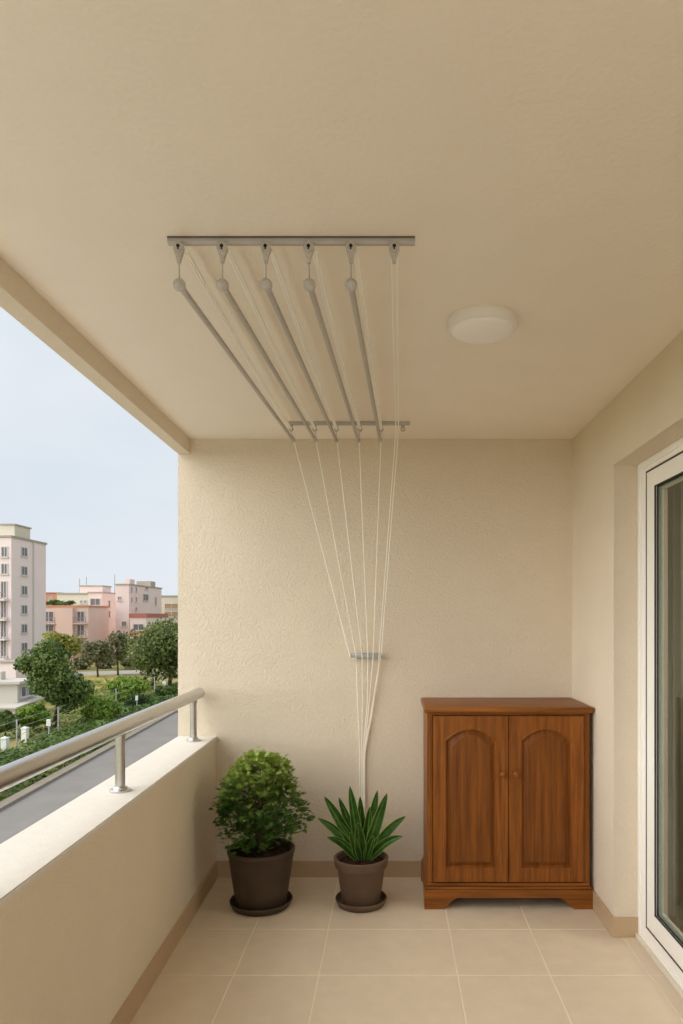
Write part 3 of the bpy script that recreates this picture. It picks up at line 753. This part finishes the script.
def cap(par, x0, x1, y0, y1, z, m, h=.35, o=.15, name='roof_edge'):
    bm = BM(); t = .35
    box(bm, x0-o, x1+o, y0-o, y0+t, z, z+h); box(bm, x0-o, x1+o, y1-t, y1+o, z, z+h)
    box(bm, x0-o, x0+t, y0+t, y1-t, z, z+h); box(bm, x1-t, x1+o, y0+t, y1-t, z, z+h); build(name, bm, m, par)
def balc(par, face, a0, a1, z, pos, dep, m, rail_h=1.0):
    bm = BM()
    if face == 'y': box(bm, a0, a1, pos-dep, pos, z-.2, z)
    else: box(bm, pos, pos+dep, a0, a1, z-.2, z)
    s = build('balcony', bm, m, par)
    bm = BM()
    if face == 'y':
        box(bm, a0, a1, pos-dep, pos-dep+.06, z+rail_h-.08, z+rail_h)
        n = max(2, int((a1-a0)/.45))
        for i in range(n+1):
            u = a0+(a1-a0-.06)*i/n; box(bm, u, u+.06, pos-dep, pos-dep+.06, z, z+rail_h-.08)
    else:
        box(bm, pos+dep-.06, pos+dep, a0, a1, z+rail_h-.08, z+rail_h)
        n = max(2, int((a1-a0)/.45))
        for i in range(n+1):
            u = a0+(a1-a0-.06)*i/n; box(bm, pos+dep-.06, pos+dep, u, u+.06, z, z+rail_h-.08)
    build('balcony_rail', bm, M['b_rail'], s)
# pale tower at the left
Y = 100.; XE = X(11.3, Y); YE = XE*F/(45.9-VX); zt = Z(537.5, Y)
T = empty('apartment_tower', (XE-8, (Y+YE)/2, GZ), 'tall pale apartment tower at the left edge, with one column of small windows', 'building')
body(T, XE-18, XE, Y, YE, zt, M['b_white'], name='wall')
cap(T, XE-18, XE, Y, YE, zt, M['b_roof'], h=.3)
def yx(px): return XE*F/(px-VX)
body(T, XE-2.6, XE-.5, yx(18), yx(33.5), zt+2.0, M['b_cream'], zt, 'roof_room'); cap(T, XE-2.6, XE-.5, yx(18), yx(33.5), zt+2.0, M['b_roof'], .2)
bm = BM(); box(bm, XE, XE+.16, yx(33)-.12, yx(33)+.12, GZ, zt); build('drainpipe', bm, M['b_frame'], T)
for py in (552, 571, 590.4, 609.6, 628.6, 647.2):
    yy = yx(24); zz = Z(py, yy); win(T, 'x', yy-.85, yy+.85, zz-.72, zz+.72, XE)
for i, py in enumerate((590, 609.8, 629.3, 648.6)):
    zz = Z(py, Y); 
    for px in (-22, -9, 4):
        win(T, 'y', X(px-3.4,Y), X(px+3.2,Y), zz-1.2, zz+1.3, Y); balc(T, 'y', X(px-5.5,Y), X(px+5,Y), zz-1.35, Y, 1.1, M['b_white'])
for py in (552, 569):
    zz = Z(py, Y); win(T, 'y', X(1,Y), X(8,Y), zz-.8, zz+.8, Y)
# podium wall in front of the tower
pw = empty('boundary_wall', (X(0,90), 92, GZ), 'plain pale wall at the foot of the tower', 'wall')
yb = 88.; bm = BM(); box(bm, X(-60,yb), X(16,yb), yb, yb+3, GZ-.05, Z(663,yb)); build('wall', bm, M['b_white'], pw)
bm = BM(); box(bm, X(-60,yb)-.1, X(16,yb)+.15, yb-.15, yb+3.1, Z(663,yb), Z(663,yb)+.2); build('roof_edge', bm, M['b_roof'], pw)
# pink middle building
Y = 125.; xe = X(88.5, Y)
B = empty('apartment_building', (X(66,Y), Y+5, GZ), 'low pink apartment building just right of the tower', 'building', 'apartment buildings in the distance')
zt = Z(607, Y); body(B, X(30,Y), xe, Y, Y+9, zt, M['b_pink']); cap(B, X(30,Y), xe, Y, Y+9, zt, M['b_orange'], .3)
body(B, X(58,Y), X(74.5,Y), Y-.8, Y-.01, zt-.2, M['b_pink'], name='bay')
for a, b in ((42,57.2), (75.6,87.8)):
    for py in (616, 629.5, 643):
        zz = Z(py, Y); win(B, 'y', X(a+1.2,Y), X(b-3,Y), zz-1.1, zz+.9, Y); balc(B, 'y', X(a,Y), X(b,Y), zz-1.25, Y, .9, M['b_pink'])
# orange building far behind, cream slab behind
Y = 185.; B = empty('apartment_building', (X(54,Y), Y+4, GZ), 'small orange block peeking out behind the tower edge', 'building', 'apartment buildings in the distance')
zt = Z(593.5, Y); body(B, X(40,Y), X(59,Y), Y, Y+8, zt, M['b_orange']); cap(B, X(40,Y), X(59,Y), Y, Y+8, zt, M['b_red'], .3)
win(B, 'y', X(49,Y), X(52,Y), Z(601,Y), Z(597,Y), Y)
Y = 165.; B = empty('apartment_building', (X(80,Y), Y+4, GZ), 'long cream flat-roofed building behind the pink one', 'building', 'apartment buildings in the distance')
zt = Z(594.5, Y); body(B, X(57,Y), X(116,Y), Y, Y+9, zt, M['b_cream']); cap(B, X(57,Y), X(116,Y), Y, Y+9, zt, M['b_roof'], .4)
body(B, X(76,Y), X(99,Y), Y+2, Y+7, zt+2.0, M['b_rose'], zt, 'roof_room'); cap(B, X(76,Y), X(99,Y), Y+2, Y+7, zt+2.0, M['b_roof'], .25)
for px in (62, 68, 80, 84): win(B, 'y', X(px,Y), X(px+3,Y), Z(604,Y), Z(600,Y), Y)
bm = BM()
for px, h in ((72,4),(79,4.4),(108,5)): tube(bm, [(X(px,Y), Y+4, zt+1.9 if 76 < px < 99 else zt), (X(px,Y), Y+4, zt+h)], .07, 5)
build('antenna', bm, M['b_rail'], B)
t = tree('roof_plants', (X(60,129), 129, Z(607,125)), (X(60,129), 129, Z(603.5,129), 14*129/F, 1.6, 5*129/F), LF['green'], 'green plants growing on the roof of the low pink building', n=1800, s=.5, trunks=(), blobs=14, cat='plants')
# rose building with wide windows
Y = 140.; XE = X(102, Y); YE = XE*F/(117-VX)
B = empty('apartment_building', (XE-2, (Y+YE)/2, GZ), 'rose apartment block with a column of wide windows', 'building', 'apartment buildings in the distance')
zt = Z(593, Y); body(B, X(88.5,Y), XE, Y, YE, zt, M['b_rose']); cap(B, X(88.5,Y), XE, Y, YE, zt, M['b_roof'], .25)
for py in (602, 614, 625.8, 637, 648):
    zz = Z(py, Y); win(B, 'y', X(90,Y), X(100.6,Y), zz-.75, zz+.75, Y)
    bm = BM(); box(bm, X(89.2,Y), X(101.3,Y), Y-.35, Y, zz-1.5, zz-.85); build('balcony', bm, M['b_white'], B)
for py in (604, 614):
    yy = XE*F/(109-VX); zz = Z(py, yy); win(B, 'x', yy-.5, yy+.5, zz-.8, zz+.7, XE, mull=False)
# main rose building
Y = 134.; XE = X(129, Y); YE = XE*F/(161.5-VX)
B = empty('apartment_building', (XE-4, (Y+YE)/2, GZ), 'tallest rose apartment block with narrow window slots', 'building', 'apartment buildings in the distance')
zt = Z(585, Y); body(B, X(115.5,Y), XE, Y, YE, zt, M['b_rose']); cap(B, X(115.5,Y), XE, Y, YE, zt, M['b_roof'], .25)
body(B, XE-1.2, XE-.2, Y+1, Y+3.5, zt+1.2, M['b_rose'], zt, 'roof_room'); body(B, XE-4, XE-1, YE-4, YE-1, zt+1.5, M['b_roof'], zt, 'roof_room')
for px, py, w_, h_ in ((119.5,598.6,4,4.6),(124.2,623.8,5.4,5.4),(124.5,635,5,3.4)):
    win(B, 'y', X(px-w_/2,Y), X(px+w_/2,Y), Z(py+h_/2,Y), Z(py-h_/2,Y), Y)
for px, py, w_, h_ in ((131.5,589.5,1.3,5),(136,589.5,1.3,5),(131.5,599.5,1.3,5),(136,599.5,1.3,5),(136,609,1.3,4),(145.5,597.5,5.2,7),(146.5,587.8,2.6,3.6),(155.5,601,1.4,8)):
    ya, yb_ = XE*F/(px-w_/2-VX), XE*F/(px+w_/2-VX); yy = (ya+yb_)/2
    win(B, 'x', ya, yb_, Z(py+h_/2,yy), Z(py-h_/2,yy), XE, mull=w_ > 3, fr=.1)
# lower annex with red terrace
Y = 128.; XE2 = X(146, Y)
B = empty('terrace_annex', (X(138,Y), Y+3, GZ), 'lower rose annex with a red parapet and orange balconies', 'building')
zt = Z(617.5, Y); body(B, X(130,Y), XE2, Y, Y+12, zt, M['b_rose']); cap(B, X(130,Y), XE2, Y, Y+12, zt, M['b_red'], .75)
for py in (627.5, 638):
    zz = Z(py, Y); bm = BM(); box(bm, X(132,Y), X(145,Y), Y-1, Y, zz-1.6, zz-.6); build('balcony', bm, M['b_orange'], B)
    win(B, 'y', X(133,Y), X(144,Y), zz-.6, zz+.7, Y)
# cream building at right edge
Y = 157.; B = empty('apartment_building', (X(175,Y), Y+4, GZ), 'cream building with tan shuttered bays beside the balcony wall edge', 'building', 'apartment buildings in the distance')
zt = Z(597, Y); body(B, X(157,Y), X(215,Y), Y, Y+9, zt, M['b_cream']); cap(B, X(157,Y), X(215,Y), Y, Y+9, zt, M['b_roof'], .35)
for k in range(3):
    for py in (606.3, 614.3):
        px = 164.5+16*k; win(B, 'y', X(px,Y), X(px+14,Y), Z(py+2.9,Y), Z(py-2.9,Y), Y, glass='b_tan')
# low white villa
Y = 57.; xe = X(17.5, Y); ye = xe*F/(35.5-VX)
V = empty('villa', (xe-4, (Y+ye)/2, GZ), 'low white flat-roofed villa with a lean-to canopy at the left edge', 'building')
zt = Z(684, Y); body(V, xe-12, xe, Y, ye, zt, M['b_white2'])
bm = BM(); box(bm, xe-12.3, xe+.35, Y-.35, ye+.3, zt, zt+.22); box(bm, xe-9, xe-2, Y+1.2, ye-1, zt+.22, zt+.9); build('roof_slab', bm, M['b_white2'], V)
for yy in (Y+.8, Y+1.9, Y+3.0): 
    if yy+.45 < ye: win(V, 'x', yy-.4, yy+.4, zt-1.15, zt-.25, xe, mull=False, fr=.07)
win(V, 'y', xe-4.5, xe-3, zt-1.3, zt-.3, Y); win(V, 'y', xe-8, xe-6.4, zt-1.3, zt-.3, Y)
zc = Z(703, Y)
bm = BM(); vs = [(xe-12, Y-1.9, zc-.25), (xe+.9, Y-1.9, zc-.25), (xe+.9, ye+.2, zc+.12), (xe-12, ye+.2, zc+.12)]
lo = [bm.verts.new(v) for v in vs]; hi = [bm.verts.new((v[0], v[1], v[2]+.12)) for v in vs]
bm.faces.new(lo[::-1]); bm.faces.new(hi)
for i in range(4): bm.faces.new((lo[i], lo[(i+1)%4], hi[(i+1)%4], hi[i]))
build('canopy', bm, M['b_white2'], V)
body(V, xe-12, xe+.6, Y-1.5, ye-.1, zc-.28, M['b_cream'], name='lower_wall')

# ------------------------------------------------------------------ sky and light
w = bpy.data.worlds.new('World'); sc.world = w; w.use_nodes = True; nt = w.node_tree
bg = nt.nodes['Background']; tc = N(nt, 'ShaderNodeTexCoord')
nrm = N(nt, 'ShaderNodeVectorMath', operation='NORMALIZE'); nt.links.new(tc.outputs['Generated'], nrm.inputs[0])
mp = N(nt, 'ShaderNodeMapping'); mp.inputs['Scale'].default_value = (1,1,3.2); nt.links.new(nrm.outputs[0], mp.inputs[0])
nz = N(nt, 'ShaderNodeTexNoise'); nz.inputs['Scale'].default_value = 2.6; nz.inputs['Detail'].default_value = 6; nz.inputs['Roughness'].default_value = .5
nt.links.new(mp.outputs[0], nz.inputs[0])
cr = N(nt, 'ShaderNodeValToRGB'); e = cr.color_ramp.elements
e[0].position = .35; e[0].color = s2l((219,229,239))+(1,); e[1].position = .65; e[1].color = s2l((229,235,242))+(1,)
nt.links.new(nz.outputs[0], cr.inputs[0])
# broad sky glow out of view, added to brighten the balcony
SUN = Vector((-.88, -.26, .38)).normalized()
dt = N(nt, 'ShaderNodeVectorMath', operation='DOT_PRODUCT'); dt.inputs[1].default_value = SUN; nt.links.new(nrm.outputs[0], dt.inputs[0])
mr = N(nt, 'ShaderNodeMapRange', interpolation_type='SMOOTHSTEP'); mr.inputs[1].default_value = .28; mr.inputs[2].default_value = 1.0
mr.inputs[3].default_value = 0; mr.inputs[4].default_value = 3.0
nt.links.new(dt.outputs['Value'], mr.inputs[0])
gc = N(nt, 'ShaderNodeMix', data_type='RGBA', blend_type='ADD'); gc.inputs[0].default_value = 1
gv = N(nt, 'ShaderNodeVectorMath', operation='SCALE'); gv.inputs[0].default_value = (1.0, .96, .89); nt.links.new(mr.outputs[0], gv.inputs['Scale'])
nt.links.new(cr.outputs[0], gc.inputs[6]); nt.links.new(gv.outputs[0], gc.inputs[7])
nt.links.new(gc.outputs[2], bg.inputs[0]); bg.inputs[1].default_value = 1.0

cam = bpy.data.cameras.new('camera'); co = bpy.data.objects.new('camera', cam); col.objects.link(co)
co.location = (0,0,EYE); co.rotation_euler = (math.pi/2,0,0)
cam.sensor_fit = 'AUTO'; cam.sensor_width = 36; cam.lens = 36*F/1024
cam.shift_x = -(VX-341.5)/1024; cam.shift_y = (HY-512)/1024
cam.clip_start = .05; cam.clip_end = 1500
sc.camera = co
vs_ = sc.view_settings
sc.display_settings.display_device = 'sRGB'
vs_.view_transform = 'Standard'; vs_.look = 'None'; vs_.gamma = 1; vs_.use_curve_mapping = False; vs_.exposure = 0
sc.cycles.max_bounces = 14; sc.cycles.diffuse_bounces = 10; sc.cycles.transparent_max_bounces = 16
sc.cycles.use_denoising = True
